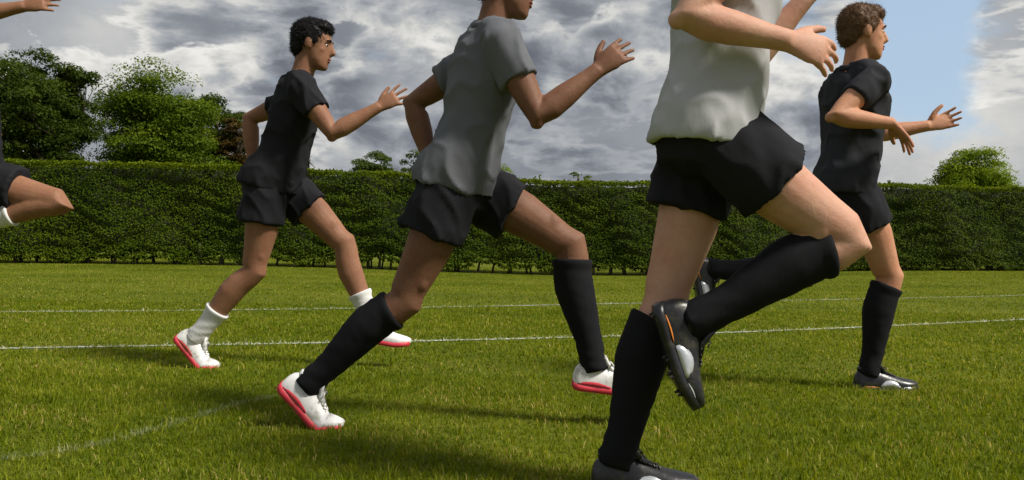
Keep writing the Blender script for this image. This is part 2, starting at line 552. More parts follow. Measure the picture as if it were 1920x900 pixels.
def grass_zone(y0, y1, dens, hmin, hmax, wid, seg2):
    n = int(dens * (y1 - y0) * ((y0 + y1) * 0.5 * 1.20 + 1.0))
    y = y0 + (y1 - y0) * rng.random(n * 2)
    half = y * 0.60 + 0.5
    keep = rng.random(n * 2) < half / half.max()
    y = y[keep][:n]; half = half[keep][:n]
    n = len(y)
    x = (rng.random(n) * 2 - 1) * half
    # tufts: pull part of the blades together
    cx, cy = np.round(x / 0.055 + rng.normal(0, .2, n)) * 0.055, np.round(y / 0.055 + rng.normal(0, .2, n)) * 0.055
    jit = np.sin(cx * 91.7 + cy * 47.3) * 0.02
    pull = 0.45 * rng.random(n)
    x = x + (cx + jit - x) * pull; y = y + (cy - jit - y) * pull
    tuft = 0.5 + 0.5 * np.sin(cx * 127.1 + cy * 311.7) * np.cos(cx * 57.3 - cy * 83.1)
    patch = 0.75 + 0.5 * (0.5 + 0.5 * np.sin(x * 2.1 + 1.3 * np.sin(y * 1.7)) * np.sin(y * 2.6 + x))
    h = (hmin + (hmax - hmin) * rng.random(n) ** 1.6) * (0.65 + 0.6 * tuft) * patch
    wd = wid * (0.6 + 0.8 * rng.random(n))
    th = rng.random(n) * 2 * np.pi
    face = rng.random(n) * 2 * np.pi
    lean = (0.15 + 0.85 * rng.random(n)) * h * 0.9
    z = hgt(x, y)
    base = np.stack([x, y, z - 0.002], 1)
    sv = np.stack([np.cos(face), np.sin(face), np.zeros(n)], 1) * wd[:, None] * 0.5
    ld = np.stack([np.cos(th), np.sin(th), np.zeros(n)], 1) * lean[:, None]
    up = np.stack([np.zeros(n), np.zeros(n), h], 1)
    tip = base + ld + up * (0.72 + 0.28 * rng.random(n))[:, None]
    tint = np.clip(rng.normal(0.45, 0.17, n) + 0.15 * (tuft - 0.5), 0, 1)
    dry = rng.random(n) < 0.02 + 0.10 * (np.sin(x * 3.3 + 2 * np.sin(y * 2.2)) * np.sin(y * 4.1 + 1.5 * np.sin(x * 2.7)) > 0.55)
    tint[dry] = 1.0 + 0.4 * rng.random(dry.sum())
    pt = paint_at(x, y)
    pt = pt * (0.35 + 0.65 * rng.random(n))
    if seg2:
        mid = base + ld * 0.32 + up * 0.62
        V = np.stack([base - sv, base + sv, mid + sv * 0.8, mid - sv * 0.8, tip], 1).reshape(-1, 3)
        k = np.arange(n) * 5
        Q = np.stack([k, k + 1, k + 2, k + 3], 1); T = np.stack([k + 3, k + 2, k + 4], 1)
        return V, Q, T, np.repeat(tint, 5), np.repeat(pt, 5)
    V = np.stack([base - sv, base + sv, tip], 1).reshape(-1, 3)
    k = np.arange(n) * 3
    return V, np.zeros((0, 4), int), np.stack([k, k + 1, k + 2], 1), np.repeat(tint, 3), np.repeat(pt, 3)


zs = [grass_zone(1.9, 4.2, 12500, 0.011, 0.034, 0.0032, True), grass_zone(4.2, 8.5, 4000, 0.011, 0.031, 0.0056, True),
      grass_zone(8.5, 26.0, 600, 0.012, 0.030, 0.014, False)]
nn = 0; Vs, Qs, Ts, A1, A2 = [], [], [], [], []
for v, q, t_, a1, a2 in zs:
    Vs.append(v); Qs.append(q + nn); Ts.append(t_ + nn); A1.append(a1); A2.append(a2); nn += len(v)
me = mesh_np('grass', np.concatenate(Vs), [np.concatenate(Qs), np.concatenate(Ts)], {'tint': np.concatenate(A1), 'paint': np.concatenate(A2)})
tag(obj('grass', me, M['grass']), 'short mown green grass covering the field', 'grass', kind='stuff')


# ------------------------------------------------------------------ foliage
def leaves(C, N, size, tint, aspect=0.62):
    """one two-triangle folded leaf at each centre C with facing N"""
    n = len(C)
    N = N / (np.linalg.norm(N, axis=1)[:, None] + 1e-9)
    r = rng.normal(size=(n, 3)); r -= N * (r * N).sum(1)[:, None]
    r /= np.linalg.norm(r, axis=1)[:, None] + 1e-9
    s = np.cross(N, r)
    L = (size * 0.5)[:, None]; W = L * aspect
    fold = N * L * 0.22
    V = np.stack([C - r * L, C + s * W + fold, C + r * L, C - s * W + fold], 1).reshape(-1, 3)
    k = np.arange(n) * 4
    T = np.concatenate([np.stack([k, k + 1, k + 2], 1), np.stack([k, k + 2, k + 3], 1)])
    return V, T, np.repeat(tint, 4)


def tree(name, px, py_top, d, width, mat, label, base_h=0.22, nclump=46, per=260, leaf=0.17, squash=1.0, tall=0.62, skew=0.0, open_=0.0, cat='tree', crown_low=0.12, limbs=9, seed=0):
    """broadleaf tree: px column, top pixel row, distance d, crown width in metres"""
    global rng
    keep = rng
    rng = np.random.default_rng(900 + seed)
    top = P(px, py_top, d)
    bx, by = top.x - skew, d
    bz = float(hgt(np.array(bx), np.array(by)))
    H = top.z - bz
    t = empty(name, (bx, by, bz))
    tag(t, label, cat, 'trees and bushes beyond the hedge')
    c0 = crown_low * H
    rx = width / 2
    rz = min((H - c0) / 2, tall * width)
    cz = H - rz
    base_h = max(base_h, (cz - rz) / H * 0.9)
    # clumps: outline is uneven, bigger lobes near the outside
    C, RR = [], []
    for i in range(nclump):
        u = rng.normal(size=3); u /= np.linalg.norm(u)
        rad = 0.30 + 0.55 * rng.random() ** 0.5
        lob = 0.86 + 0.28 * math.sin(3.1 * math.atan2(u[1], u[0]) + seed) * math.cos(4.3 * u[2] + seed * 1.7)
        sh = 1.0 - 0.28 * max(0, u[2]) ** 2 if squash == 1.0 else 1.0
        p = np.array([u[0] * rx * rad * lob * sh + skew * (0.5 + 0.5 * u[2]), u[1] * rx * rad * lob, cz + u[2] * rz * rad * lob])
        C.append(p); RR.append((0.17 + 0.14 * rng.random()) * min(rx, rz) * (1.25 - 0.3 * open_))
    C, RR = np.array(C), np.array(RR)
    zt_ = (C[:, 2] + 0.75 * RR).max(); C[:, 2] = cz + (C[:, 2] - cz) * (H - cz) / (zt_ - cz)
    xr = (np.abs(C[:, 0] - skew * 0.5) + 0.9 * RR).max(); C[:, :2] *= rx / xr
    C, RR = list(C), list(RR)
    mb = MB()
    tr = 0.028 * H + 0.03
    pts = [(0, 0, -0.1), (0.02 * H * rng.normal(), 0, base_h * H), (skew * 0.5, 0.0, 0.55 * H), (skew * 0.9, 0, 0.85 * H)]
    mb.tube(pts, [tr * 1.35, tr, tr * 0.6, tr * 0.2], n=9)
    for i in range(limbs):
        e = C[int(rng.integers(len(C)))]
        z0 = H * (base_h + (0.45) * rng.random())
        st = np.array([skew * 0.5 * z0 / (0.55 * H), 0, z0])
        m1 = st * 0.55 + e * 0.45 + np.array([0, 0, 0.04 * H]) + rng.normal(size=3) * 0.02 * H
        mb.tube([st, m1, e], [tr * 0.42, tr * 0.26, tr * 0.07], n=6)
        for _ in range(2):
            e2 = e + rng.normal(size=3) * 0.045 * H
            mb.tube([m1, (m1 + e2) / 2 + rng.normal(size=3) * 0.02 * H, e2], [tr * 0.2, tr * 0.11, tr * 0.04], n=5)
    obj('trunk', mb.mesh('trunk'), M['bark'], t)
    LC, LN, LS, LT = [], [], [], []
    leaf = leaf * 0.70
    for p, r_ in zip(C, RR):
        n = int(per * 1.75 * (0.7 + 0.6 * rng.random()))
        sub = rng.normal(size=(7, 3)); sub /= np.linalg.norm(sub, axis=1)[:, None]
        sub[:, 2] = np.abs(sub[:, 2]) * 0.8 - 0.15
        k = rng.integers(7, size=n)
        u = rng.normal(size=(n, 3)); u /= np.linalg.norm(u, axis=1)[:, None]
        flip = (u[:, 2] < -0.2) & (rng.random(n) < 0.7)
        u[flip, 2] *= -1
        rr = r_ * 0.52 * (0.55 + 0.5 * rng.random(n) ** 0.5)
        spr = rng.random(n) < 0.06
        rr[spr] *= 1.0 + 0.5 * rng.random(spr.sum())
        q = p + sub[k] * r_ * 0.72 * np.array([1.1, 1.1, 0.75]) + u * rr[:, None] * np.array([1.15, 1.15, 0.72])
        LC.append(q); LN.append(u * 0.9 + np.array([0, 0, 0.5]) + rng.normal(size=(n, 3)) * 0.4)
        LS.append(leaf * (0.6 + 0.8 * rng.random(n))); LT.append(np.clip(0.2 + 0.45 * rng.random(n) + 0.22 * rng.normal(), 0, 1))
    V, T, A = leaves(np.concatenate(LC), np.concatenate(LN), np.concatenate(LS), np.concatenate(LT))
    V[:, 2] = np.maximum(V[:, 2], 0.05)
    cr = obj('crown', mesh_np('crown', V, [T], {'tint': A}), mat, t)
    cr['kind'] = 'stuff'
    rng = keep
    return t


# the hedge
HL, HR = np.array([-11.05, 19.0]), np.array([13.8, 23.7])
hd = (HR - HL) / np.linalg.norm(HR - HL)
hn = np.array([hd[1], -hd[0]])          # towards the camera
A0, A1_ = HL - hd * 9, HR + hd * 9
HLEN = float(np.linalg.norm(A1_ - A0))
HBASE = Vector((float(A0[0]), float(A0[1]), 0))
hedge = empty('clipped_hedge', HBASE)
tag(hedge, 'long clipped dark green hedge along the far side of the field', 'hedge')


def hpos(s, off, z):
    """s along the hedge, off towards the camera, z absolute -> local coordinates"""
    xy = np.outer(s, hd) + np.outer(off, hn)
    return np.column_stack([xy, z])


def hground(s):
    q = A0 + np.outer(s, hd)
    return hgt(q[:, 0], q[:, 1])


def htop(s):
    g = hground(s)
    return 2.25 + 0.7 * g + 0.018 * np.sin(s * 1.1) + 0.012 * np.sin(s * 3.7 + 1) + 0.01 * np.sin(s * 9.1)


def hbot(s):
    return hground(s) + 0.19 - 0.13 * sstep(24, 33, s) - 0.07 * (1 - sstep(12, 18, s)) + 0.05 * np.sin(s * 2.3) + 0.05 * np.sin(s * 5.1 + 2) + 0.03 * np.sin(s * 13.0)


def hface(s, z):
    """how far the clipped face bulges"""
    return 0.06 * np.sin(s * 0.8 + 0.6 * z) + 0.05 * np.sin(s * 2.1 + 1.9 * z + 1) + 0.035 * np.sin(s * 5.3 - 2.2 * z) * np.sin(z * 4 + s) - 0.05 * (z / 2.2) + 0.045 * np.sin(z * 17 + 2.2 * np.sin(s * 2.9) + 1.4 * np.sin(s * 6.7 + z * 3)) * (0.6 + 0.4 * np.sin(s * 4.3 + z * 5))


TH = 1.2
# woody core that no light comes through
ss = np.linspace(0.1, HLEN - 0.1, 260)
ring = []
mbc = MB()
rings = []
for s in ss:
    s_ = np.array([s])
    zb, zt = float(hbot(s_)[0]) + 0.10, float(htop(s_)[0]) - 0.12
    zz = np.linspace(zb, zt, 6)
    fr = np.array([float(hface(s_, np.array([z]))[0]) - 0.13 for z in zz])
    pr = np.concatenate([hpos(np.full(6, s), fr, zz), hpos(np.full(6, s), np.full(6, -TH + 0.12), zz[::-1])])
    rings.append(pr)
mbc.loft(rings)
obj('branch_core', mbc.mesh('branch_core', False), M['core'], hedge)
n = 180000
s = rng.random(n) * HLEN
u = rng.random(n)
zt, zb = htop(s), hbot(s)
z = zb + (zt - zb) * u
dep = np.abs(rng.normal(0, 0.045, n))
offv = hface(s, z) + 0.03 - dep
Cc = hpos(s, offv, z)
Nn = np.column_stack([np.full((n, 1), hn[0]), np.full((n, 1), hn[1]), np.full((n, 1), 0.75)]) + rng.normal(size=(n, 3)) * 0.55
Sz = 0.030 + 0.034 * rng.random(n)
Tt = np.clip(rng.random(n) * 0.7 - 0.12, 0, 1)
parts = [(Cc, Nn, Sz, Tt)]
n2 = 50000
s = rng.random(n2) * HLEN
offv = 0.05 - rng.random(n2) * (TH + 0.1)
z = htop(s) + rng.normal(0, 0.018, n2) - 0.03 * (np.abs(offv + TH / 2) > TH / 2 - 0.08)
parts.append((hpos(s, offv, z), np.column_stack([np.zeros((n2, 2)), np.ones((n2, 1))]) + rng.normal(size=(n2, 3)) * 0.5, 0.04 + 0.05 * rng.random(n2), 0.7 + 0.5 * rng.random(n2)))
n3 = 18000            # back face
s = rng.random(n3) * HLEN
z = hbot(s) + (htop(s) - hbot(s)) * rng.random(n3)
parts.append((hpos(s, np.full(n3, -TH) + rng.normal(0, 0.05, n3), z), np.column_stack([np.full((n3, 1), -hn[0]), np.full((n3, 1), -hn[1]), np.full((n3, 1), 0.6)]) + rng.normal(size=(n3, 3)) * 0.5, 0.06 + 0.05 * rng.random(n3), rng.random(n3) * 0.8))
n4 = 14000            # ragged underside
s = rng.random(n4) * HLEN
z = hbot(s) - 0.09 * rng.random(n4) ** 2 + 0.03
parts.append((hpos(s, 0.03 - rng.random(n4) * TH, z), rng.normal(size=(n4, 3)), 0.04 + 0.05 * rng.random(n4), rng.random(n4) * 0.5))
n5 = 2600             # new shoots above the clipped top
s0 = rng.random(n5 // 9) * HLEN; o0 = 0.02 - rng.random(n5 // 9) * TH; hh = 0.03 + 0.10 * rng.random(n5 // 9) ** 3
kk = np.repeat(np.arange(n5 // 9), 9); fr = np.tile(np.linspace(0, 1, 9), n5 // 9)
s = s0[kk] + rng.normal(0, .012, len(kk)); z = htop(s) + hh[kk] * fr
parts.append((hpos(s, o0[kk] + rng.normal(0, .012, len(kk)), z), rng.normal(size=(len(kk), 3)), 0.05 + 0.03 * rng.random(len(kk)), 0.6 + 0.4 * rng.random(len(kk))))
V, T, A = leaves(*[np.concatenate(c) for c in zip(*parts)], aspect=0.6)
fo = obj('foliage', mesh_np('foliage', V, [T], {'tint': A}), M['hedge'], hedge)
fo['kind'] = 'stuff'
# bare stems in the gap under the foliage
s = 0.4
while s < HLEN - 0.4:
    g = float(hground(np.array([s]))[0])
    mb = MB()
    for k in range(random.choice((1, 1, 2))):
        o_ = -0.12 - random.random() * 0.35; l = random.uniform(-0.06, 0.06); r_ = random.uniform(0.018, 0.04)
        p = hpos(np.array([s + k * 0.07, s + k * 0.07 + l, s + k * 0.07 + 2 * l]), np.array([o_, o_ - 0.03, o_ - 0.02]), np.array([g - 0.03, g + 0.22, g + 0.5]))
        mb.tube(list(p), [r_ * 1.25, r_, r_ * 0.8], n=7)
    st = obj('stem', mb.mesh('stem'), M['stem'], hedge)
    s += random.uniform(0.22, 0.55)

# trees and bushes beyond it, left to right
tree('tall_tree', 30, 82, 33, 5.6, M['dark_tree'], 'tall dark green tree at the left edge beyond the hedge', nclump=110, per=340, seed=1, leaf=0.15, skew=-0.2)
tree('tall_tree', 112, 112, 34, 3.4, M['dark_tree'], 'narrower dark tree between the leftmost tree and the big bright oak', nclump=70, per=300, seed=2, leaf=0.15)
tree('oak_tree', 290, 114, 38, 6.3, M['oak'], 'big rounded mid green oak beyond the left half of the hedge', nclump=130, per=340, seed=3, leaf=0.16, crown_low=0.1)
tree('dark_tree', 408, 172, 42, 3.6, M['dark_tree'], 'dark tree at the right shoulder of the big oak', nclump=48, per=260, seed=4, leaf=0.16)
tree('russet_tree', 447, 218, 41, 2.1, M['russet'], 'small brownish tree just right of the dark tree beside the oak', nclump=26, per=200, seed=5, leaf=0.14)
tree('bush', 520, 272, 36, 2.6, M['dark_tree'], 'low dark bush showing over the hedge right of the brownish tree', nclump=28, per=220, seed=6, leaf=0.13, cat='bush')
tree('bush', 578, 276, 37, 1.7, M['grey_tree'], 'low pointed green bush at the right end of the left tree group', nclump=20, per=200, seed=7, leaf=0.13, cat='bush')
tree('small_tree', 706, 279, 50, 3.2, M['grey_tree'], 'small rounded tree left of the loose crowned tree over the hedge', nclump=46, per=240, seed=8, leaf=0.15)
tree('loose_tree', 800, 263, 52, 4.0, M['grey_tree'], 'loose crowned grey green tree standing over the hedge', nclump=26, per=170, seed=9, leaf=0.15, open_=0.8)
tree('bush', 905, 300, 44, 5.2, M['bright'], 'wide low yellow green bush mounded over the hedge', nclump=50, per=220, seed=10, leaf=0.14, cat='bush')
tree('sapling', 1085, 322, 30, 0.9, M['grey_tree'], 'tiny sprig of a bush poking over the middle of the hedge', nclump=9, per=50, seed=11, leaf=0.11, cat='bush', limbs=4)
tree('copper_tree', 1308, 293, 56, 4.2, M['copper'], 'dark purple copper leaved tree over the hedge', nclump=50, per=240, seed=12, leaf=0.16)
tree('airy_tree', 1418, 284, 50, 2.7, M['grey_tree'], 'airy thin leaved tree right of the copper tree', nclump=24, per=95, seed=13, leaf=0.13, open_=1.0, limbs=16)
tree('bush', 1492, 326, 46, 2.6, M['bright'], 'low light green bush between airy tree and pointed sapling', nclump=24, per=160, seed=14, leaf=0.13, cat='bush')
tree('pointed_sapling', 1552, 300, 44, 1.35, M['dark_tree'], 'small dark pointed sapling over the right part of the hedge', nclump=20, per=90, seed=15, leaf=0.12, limbs=12)
tree('round_tree', 1822, 274, 60, 7.0, M['bright'], 'rounded bright green tree standing alone at right over the hedge', nclump=150, per=260, seed=16, leaf=0.2, crown_low=0.08, tall=0.55)


# ------------------------------------------------------------------ people
def unit(v):
    v = np.array(v, float)
    return v / (np.linalg.norm(v) + 1e-9)


THIGH, SHIN, UARM, FARM = 0.44, 0.43, 0.295, 0.255
LAT = np.array([0, 1.0, 0])


def shoe_rings(grow=0.0, flex=0.0, ztop=None):
    """cross sections of a low shoe, heel to toe, local x forward, sole at z=0"""
    #      x      half width  top    toe spring
    st = [(-0.078, 0.014, 0.050, 0.012), (-0.072, 0.024, 0.068, 0.004), (-0.055, 0.031, 0.088, 0.0), (-0.025, 0.034, 0.094, 0.0), (0.010, 0.034, 0.090, 0.0),
          (0.045, 0.036, 0.078, 0.0), (0.085, 0.042, 0.064, 0.0), (0.120, 0.047, 0.055, 0.0), (0.150, 0.046, 0.048, 0.002), (0.178, 0.038, 0.042, 0.006),
          (0.196, 0.025, 0.036, 0.010), (0.204, 0.010, 0.029, 0.014)]
    out = []
    a = np.linspace(0, 2 * np.pi, 20, endpoint=False)
    for x, hw, tp, sp in st:
        ca, sa = np.cos(a), np.sin(a)
        hw_, tp_ = hw + grow, tp + grow
        yy = np.sign(ca) * np.abs(ca) ** 0.8 * hw_
        lo = sp - grow * 0.3
        zz = np.where(sa < 0, lo + (1 + np.sign(sa) * np.abs(sa) ** 0.45) * 0.018, lo + 0.018 + (tp_ - lo - 0.018) * sa ** 0.9 if False else lo + 0.018 + (tp_ - lo - 0.018) * np.abs(sa) ** 0.9)
        yy = np.where(sa > 0, yy * (1 - 0.25 * np.abs(sa) ** 2), yy)
        out.append(np.column_stack([np.full(20, x), yy, zz]))
    return bend(out, flex)


def bend(rings, flex):
    res = []
    xb = 0.115
    for r_ in rings:
        q = r_.copy()
        dx = q[:, 0] - xb
        ang = R(flex) * np.clip(dx / 0.03, 0, 1)
        x2 = np.where(dx > 0, xb + dx * np.cos(ang) - q[:, 2] * np.sin(ang) * np.clip(dx / 0.03, 0, 1), q[:, 0])
        z2 = np.where(dx > 0, q[:, 2] * np.cos(ang) + dx * np.sin(ang), q[:, 2])
        q[:, 0], q[:, 2] = x2, z2
        res.append(q)
    return res


def sole_rings(flex, low, high, out=0.004, x0=-0.08, x1=0.206):
    st = [(-0.080, 0.012, 0.012), (-0.074, 0.025, 0.004), (-0.055, 0.034, 0.0), (-0.025, 0.036, 0.0), (0.010, 0.035, 0.0), (0.045, 0.038, 0.0), (0.085, 0.045, 0.0),
          (0.120, 0.050, 0.0), (0.150, 0.049, 0.002), (0.180, 0.040, 0.006), (0.199, 0.026, 0.010), (0.207, 0.011, 0.014)]
    rr = []
    for x, hw, sp in st:
        if x < x0 - 1e-6 or x > x1 + 1e-6:
            continue
        hw += out - 0.002
        rr.append(np.array([(x, -hw, sp + low), (x, hw, sp + low), (x, hw * 1.01, sp + (low + high) / 2), (x, hw * 0.98, sp + high), (x, -hw * 0.98, sp + high), (x, -hw * 1.01, sp + (low + high) / 2)]))
    return bend(rr, flex)


def strands(me, ln, n=6000):
    """short hair blades standing off the moulded hair so that its edge is frayed"""
    k = len(me.vertices)
    co = np.empty(k * 3, np.float32); me.vertices.foreach_get('co', co); co = co.reshape(-1, 3)
    no = np.empty(k * 3, np.float32); me.vertices.foreach_get('normal', no); no = no.reshape(-1, 3)
    i = rng.integers(k, size=n)
    p, q = co[i] + rng.normal(0, .0015, (n, 3)), no[i]
    q = q + rng.normal(0, .55, (n, 3)) + np.array([-0.5, 0, -0.35])
    q /= np.linalg.norm(q, axis=1)[:, None]
    sd = np.cross(q, rng.normal(size=(n, 3))); sd /= np.linalg.norm(sd, axis=1)[:, None]
    l = ln * (0.5 + rng.random(n))[:, None]
    V = np.stack([p - sd * .0009, p + sd * .0009, p + q * l + sd * l * 0.25], 1).reshape(-1, 3)
    t = np.arange(n * 3).reshape(-1, 3)
    fq = np.array([list(f.vertices) for f in me.polygons if len(f.vertices) == 4], int)
    ft = np.array([list(f.vertices) for f in me.polygons if len(f.vertices) == 3], int).reshape(-1, 3)
    out = mesh_np('hair', np.concatenate([co, V]), [fq, np.concatenate([ft, t + k])], smooth=True)
    bpy.data.meshes.remove(me)
    return out


def person(spec):
    d = spec['d']
    h = lambda k: np.array(P(spec[k][0], spec[k][1], d))
    hip0 = h('hip')
    lean = unit(h('chest') - hip0)                 # spine direction in the running plane
    fwd = unit(np.cross(LAT, lean))                # forward, at right angles to the spine
    if fwd[0] < 0:
        fwd = -fwd
    tw = R(spec.get('twist', 10))
    # lateral axes of pelvis and shoulders turn against each other
    near = -LAT                                    # near side = towards the camera
    lat_p = unit(LAT * math.cos(tw * 0.6) + np.array([1, 0, 0]) * math.sin(tw * 0.6))
    lat_s = unit(LAT * math.cos(tw) - np.array([1, 0, 0]) * math.sin(tw))
    J = {}
    for sd, sg in (('n', -1), ('f', 1)):
        hp = hip0 + lat_p * sg * 0.092
        kd = unit(h('knee_' + sd) - hip0) + LAT * sg * -0.05
        kn = hp + unit(kd) * THIGH
        ad = unit(h('ankle_' + sd) - h('knee_' + sd)) + LAT * sg * -0.03
        an = kn + unit(ad) * SHIN
        J['hip_' + sd], J['knee_' + sd], J['ankle_' + sd] = hp, kn, an
        shd = hip0 + lean * 0.475 + lat_s * sg * 0.178
        out = spec.get('out_' + sd, 0.18)
        el = shd + unit(unit(h('elbow_' + sd) - h('sh_' + sd)) + LAT * sg * out) * UARM
        wr = el + unit(unit(h('wrist_' + sd) - h('elbow_' + sd)) - LAT * sg * spec.get('in_' + sd, 0.15)) * FARM
        J['sh_' + sd], J['elbow_' + sd], J['wrist_' + sd] = shd, el, wr
        J['hand_' + sd] = unit(unit(h('tip_' + sd) - h('wrist_' + sd)) - LAT * sg * 0.05)
    # feet
    feet = {}
    for sd in 'nf':
        pitch, flex = spec['foot_' + sd]
        a_ = R(pitch)
        rot = np.array([[math.cos(a_), 0, math.sin(a_)], [0, 1, 0], [-math.sin(a_), 0, math.cos(a_)]])   # heel up for positive pitch
        org = J['ankle_' + sd] - rot @ np.array([-0.012, 0, 0.088])
        feet[sd] = (rot, org, flex)
    st = spec['stance']
    lowest = None
    for sd in ([st] if st else []):
        rot, org, flex = feet[sd]
        pts = np.concatenate(sole_rings(flex, -0.008, 0.012)) @ rot.T + org
        lowest = pts[np.argmin(pts[:, 2])]
    shift = np.zeros(3)
    if st:
        tx = np.array(P(spec['plant'][0], spec['plant'][1], d))
        shift = np.array([tx[0] - lowest[0], 0, -0.010 - lowest[2]])
    for k in J:
        if not k.startswith('hand'):
            J[k] = J[k] + shift
    hip0 = hip0 + shift
    feet = {k: (a_, b_ + shift, c_) for k, (a_, b_, c_) in feet.items()}
    base = np.array([hip0[0], hip0[1], 0.0])
    root = empty('person', Vector(base))
    tag(root, spec['label'], 'person', 'runners crossing the field')
    skin, kit = M[spec['skin']], spec
    L = lambda p: np.array(p) - base

    def stations(rows, grow=0.0, twist=True):
        """torso cross sections: (t up the spine, half width, half depth, forward)"""
        out = []
        a = np.linspace(0, 2 * np.pi, 28, endpoint=False)
        for t, hw, hdp, fo in rows:
            k = np.clip(t / 0.47, 0, 1)
            lt = unit(lat_p * (1 - k) + lat_s * k)
            c = L(hip0) + lean * t + fwd * fo
            ca, sa = np.cos(a), np.sin(a)
            e = 0.86
            out.append(c + np.outer(np.sign(ca) * np.abs(ca) ** e * (hw + grow), lt) + np.outer(np.sign(sa) * np.abs(sa) ** e * (hdp + grow), fwd))
        return out

    TORSO = [(-0.10, 0.05, 0.05, 0.0), (-0.07, 0.115, 0.085, -0.005), (-0.01, 0.142, 0.096, -0.010), (0.06, 0.142, 0.094, -0.006), (0.14, 0.140, 0.095, 0.004), (0.22, 0.138, 0.095, 0.008),
             (0.32, 0.150, 0.106, 0.008), (0.40, 0.162, 0.112, 0.004), (0.46, 0.160, 0.100, -0.006), (0.505, 0.118, 0.080, -0.014), (0.535, 0.070, 0.062, -0.014)]
    body = MB()
    body.loft(stations(TORSO))
    # shoulders' slope
    neck0 = L(hip0) + lean * 0.50 - fwd * 0.012
    hd_dir = unit(lean * 0.75 + np.array([0, 0, 0.5]))
    gaze = unit(np.cross(LAT, hd_dir)); gaze = gaze if gaze[0] > 0 else -gaze
    hc = neck0 + unit(lean + np.array([0.12, 0, 0.2])) * 0.135 + hd_dir * 0.082 + gaze * 0.02      # head centre
    body.tube([neck0, neck0 * 0.5 + (hc - hd_dir * 0.06) * 0.5 - gaze * 0.008, hc - hd_dir * 0.03 - gaze * 0.015], [0.062, 0.056, 0.056], side=LAT)
    for sd in 'nf':
        body.tube([neck0 + lean * 0.035, (neck0 + L(J['sh_' + sd])) / 2 + lean * 0.018, L(J['sh_' + sd])], [0.05, 0.05, 0.055], side=fwd)
    # head
    RT = np.column_stack([gaze, LAT, hd_dir])
    hp_ = lambda x, y, z: hc + RT @ np.array([x, y, z])
    body.ball(hp_(-0.012, 0, 0.028), (0.097, 0.076, 0.092), RT)
    rows = [(-0.118, 0.026, 0.024, 0.058), (-0.105, 0.044, 0.042, 0.046), (-0.075, 0.058, 0.062, 0.028), (-0.04, 0.064, 0.074, 0.016), (0.0, 0.069, 0.084, 0.006), (0.045, 0.070, 0.086, 0.0), (0.075, 0.055, 0.07, -0.005)]
    a = np.linspace(0, 2 * np.pi, 22, endpoint=False)
    body.loft([np.array([hp_(fo + math.cos(q) * dp, math.sin(q) * wd_, z) for q in a]) for z, wd_, dp, fo in rows])
    body.tube([hp_(0.084, 0, 0.022), hp_(0.098, 0, -0.008), hp_(0.106, 0, -0.026), hp_(0.090, 0, -0.036)], [0.009, 0.012, 0.016, 0.014], side=LAT, n=10)
    body.ball(hp_(0.078, 0, 0.026), (0.014, 0.048, 0.010), RT, 12, 8)
    body.ball(hp_(0.082, 0, -0.058), (0.014, 0.024, 0.007), RT, 12, 8)
    body.ball(hp_(0.080, 0, -0.072), (0.014, 0.022, 0.008), RT, 12, 8)
    body.ball(hp_(0.072, 0, -0.100), (0.018, 0.022, 0.014), RT, 12, 8)
    for sg in (-1, 1):
        body.ball(hp_(0.050, sg * 0.036, -0.022), (0.024, 0.024, 0.022), RT, 12, 8)
        body.ball(hp_(-0.008, sg * 0.076, -0.004), (0.019, 0.010, 0.031), RT, 12, 8)
    # arms
    armpts = {}
    for sd in 'nf':
        s_, e_, w_ = L(J['sh_' + sd]), L(J['elbow_' + sd]), L(J['wrist_' + sd])
        ax = unit(e_ - s_)
        body.tube([s_ - ax * 0.04, s_, s_ * .75 + e_ * .25, s_ * .5 + e_ * .5, s_ * .2 + e_ * .8, e_, e_ * .8 + w_ * .2, e_ * .55 + w_ * .45, e_ * .2 + w_ * .8, w_],
                  [0.035, 0.058, 0.056, 0.052, 0.043, 0.041, 0.044, 0.041, 0.030, 0.027], side=LAT, n=16)
        body.ball(e_ - unit((s_ + w_) / 2 - e_) * 0.020, (0.024, 0.024, 0.024))
        body.ball(s_ * .55 + e_ * .45 + unit(np.cross(LAT, ax)) * 0.016, (0.040, 0.038, 0.046))
        # hand: palm, four fingers, thumb
        hdv = J['hand_' + sd]
        pn = unit(np.cross(hdv, LAT if spec.get('palm_' + sd, 'side') == 'down' else np.array([0.0, 0.25, 1.0])))   # palm normal
        if spec.get('palm_' + sd, 'side') == 'down':
            pn = -pn if pn[2] > 0 else pn
        else:
            inward = LAT * (1 if sd == 'n' else -1)
            pn = pn if pn.dot(inward) > 0 else -pn
        wid = unit(np.cross(pn, hdv))
        if spec.get('palm_' + sd, 'side') == 'side':
            wid = wid if wid[2] > 0 else -wid      # thumb side up
        else:
            wid = wid if wid.dot(LAT * (1 if sd == 'n' else -1)) > 0 else -wid
        body.tube([w_ - hdv * 0.015, w_ + hdv * 0.02, w_ + hdv * 0.055, w_ + hdv * 0.092], [0.026, 0.033, 0.042, 0.040], side=wid, n=14, depth=[0.020, 0.018, 0.016, 0.012])
        spread, curl = spec.get('spread_' + sd, 0.10), spec.get('curl_' + sd, 0.35)
        for i, ln in enumerate((0.074, 0.083, 0.078, 0.060)):
            oy = 0.0325 - 0.0218 * i
            b0 = w_ + hdv * (0.084 - 0.005 * abs(i - 1)) + wid * oy
            dr = unit(hdv + wid * spread * (1.5 - i))
            pts = [b0 - dr * 0.012, b0]
            cc = 0.12
            for sg_ in (0.45, 0.32, 0.23):
                cc += curl * 0.6
                pts.append(pts[-1] + unit(dr * math.cos(cc) + pn * math.sin(cc)) * ln * sg_)
            body.tube(pts, [0.0090, 0.0092, 0.0088, 0.0084, 0.0072], n=8)
        tb = w_ + hdv * 0.022 + wid * 0.026 + pn * 0.006
        td = unit(hdv * 0.75 + wid * 0.75 + pn * 0.25)
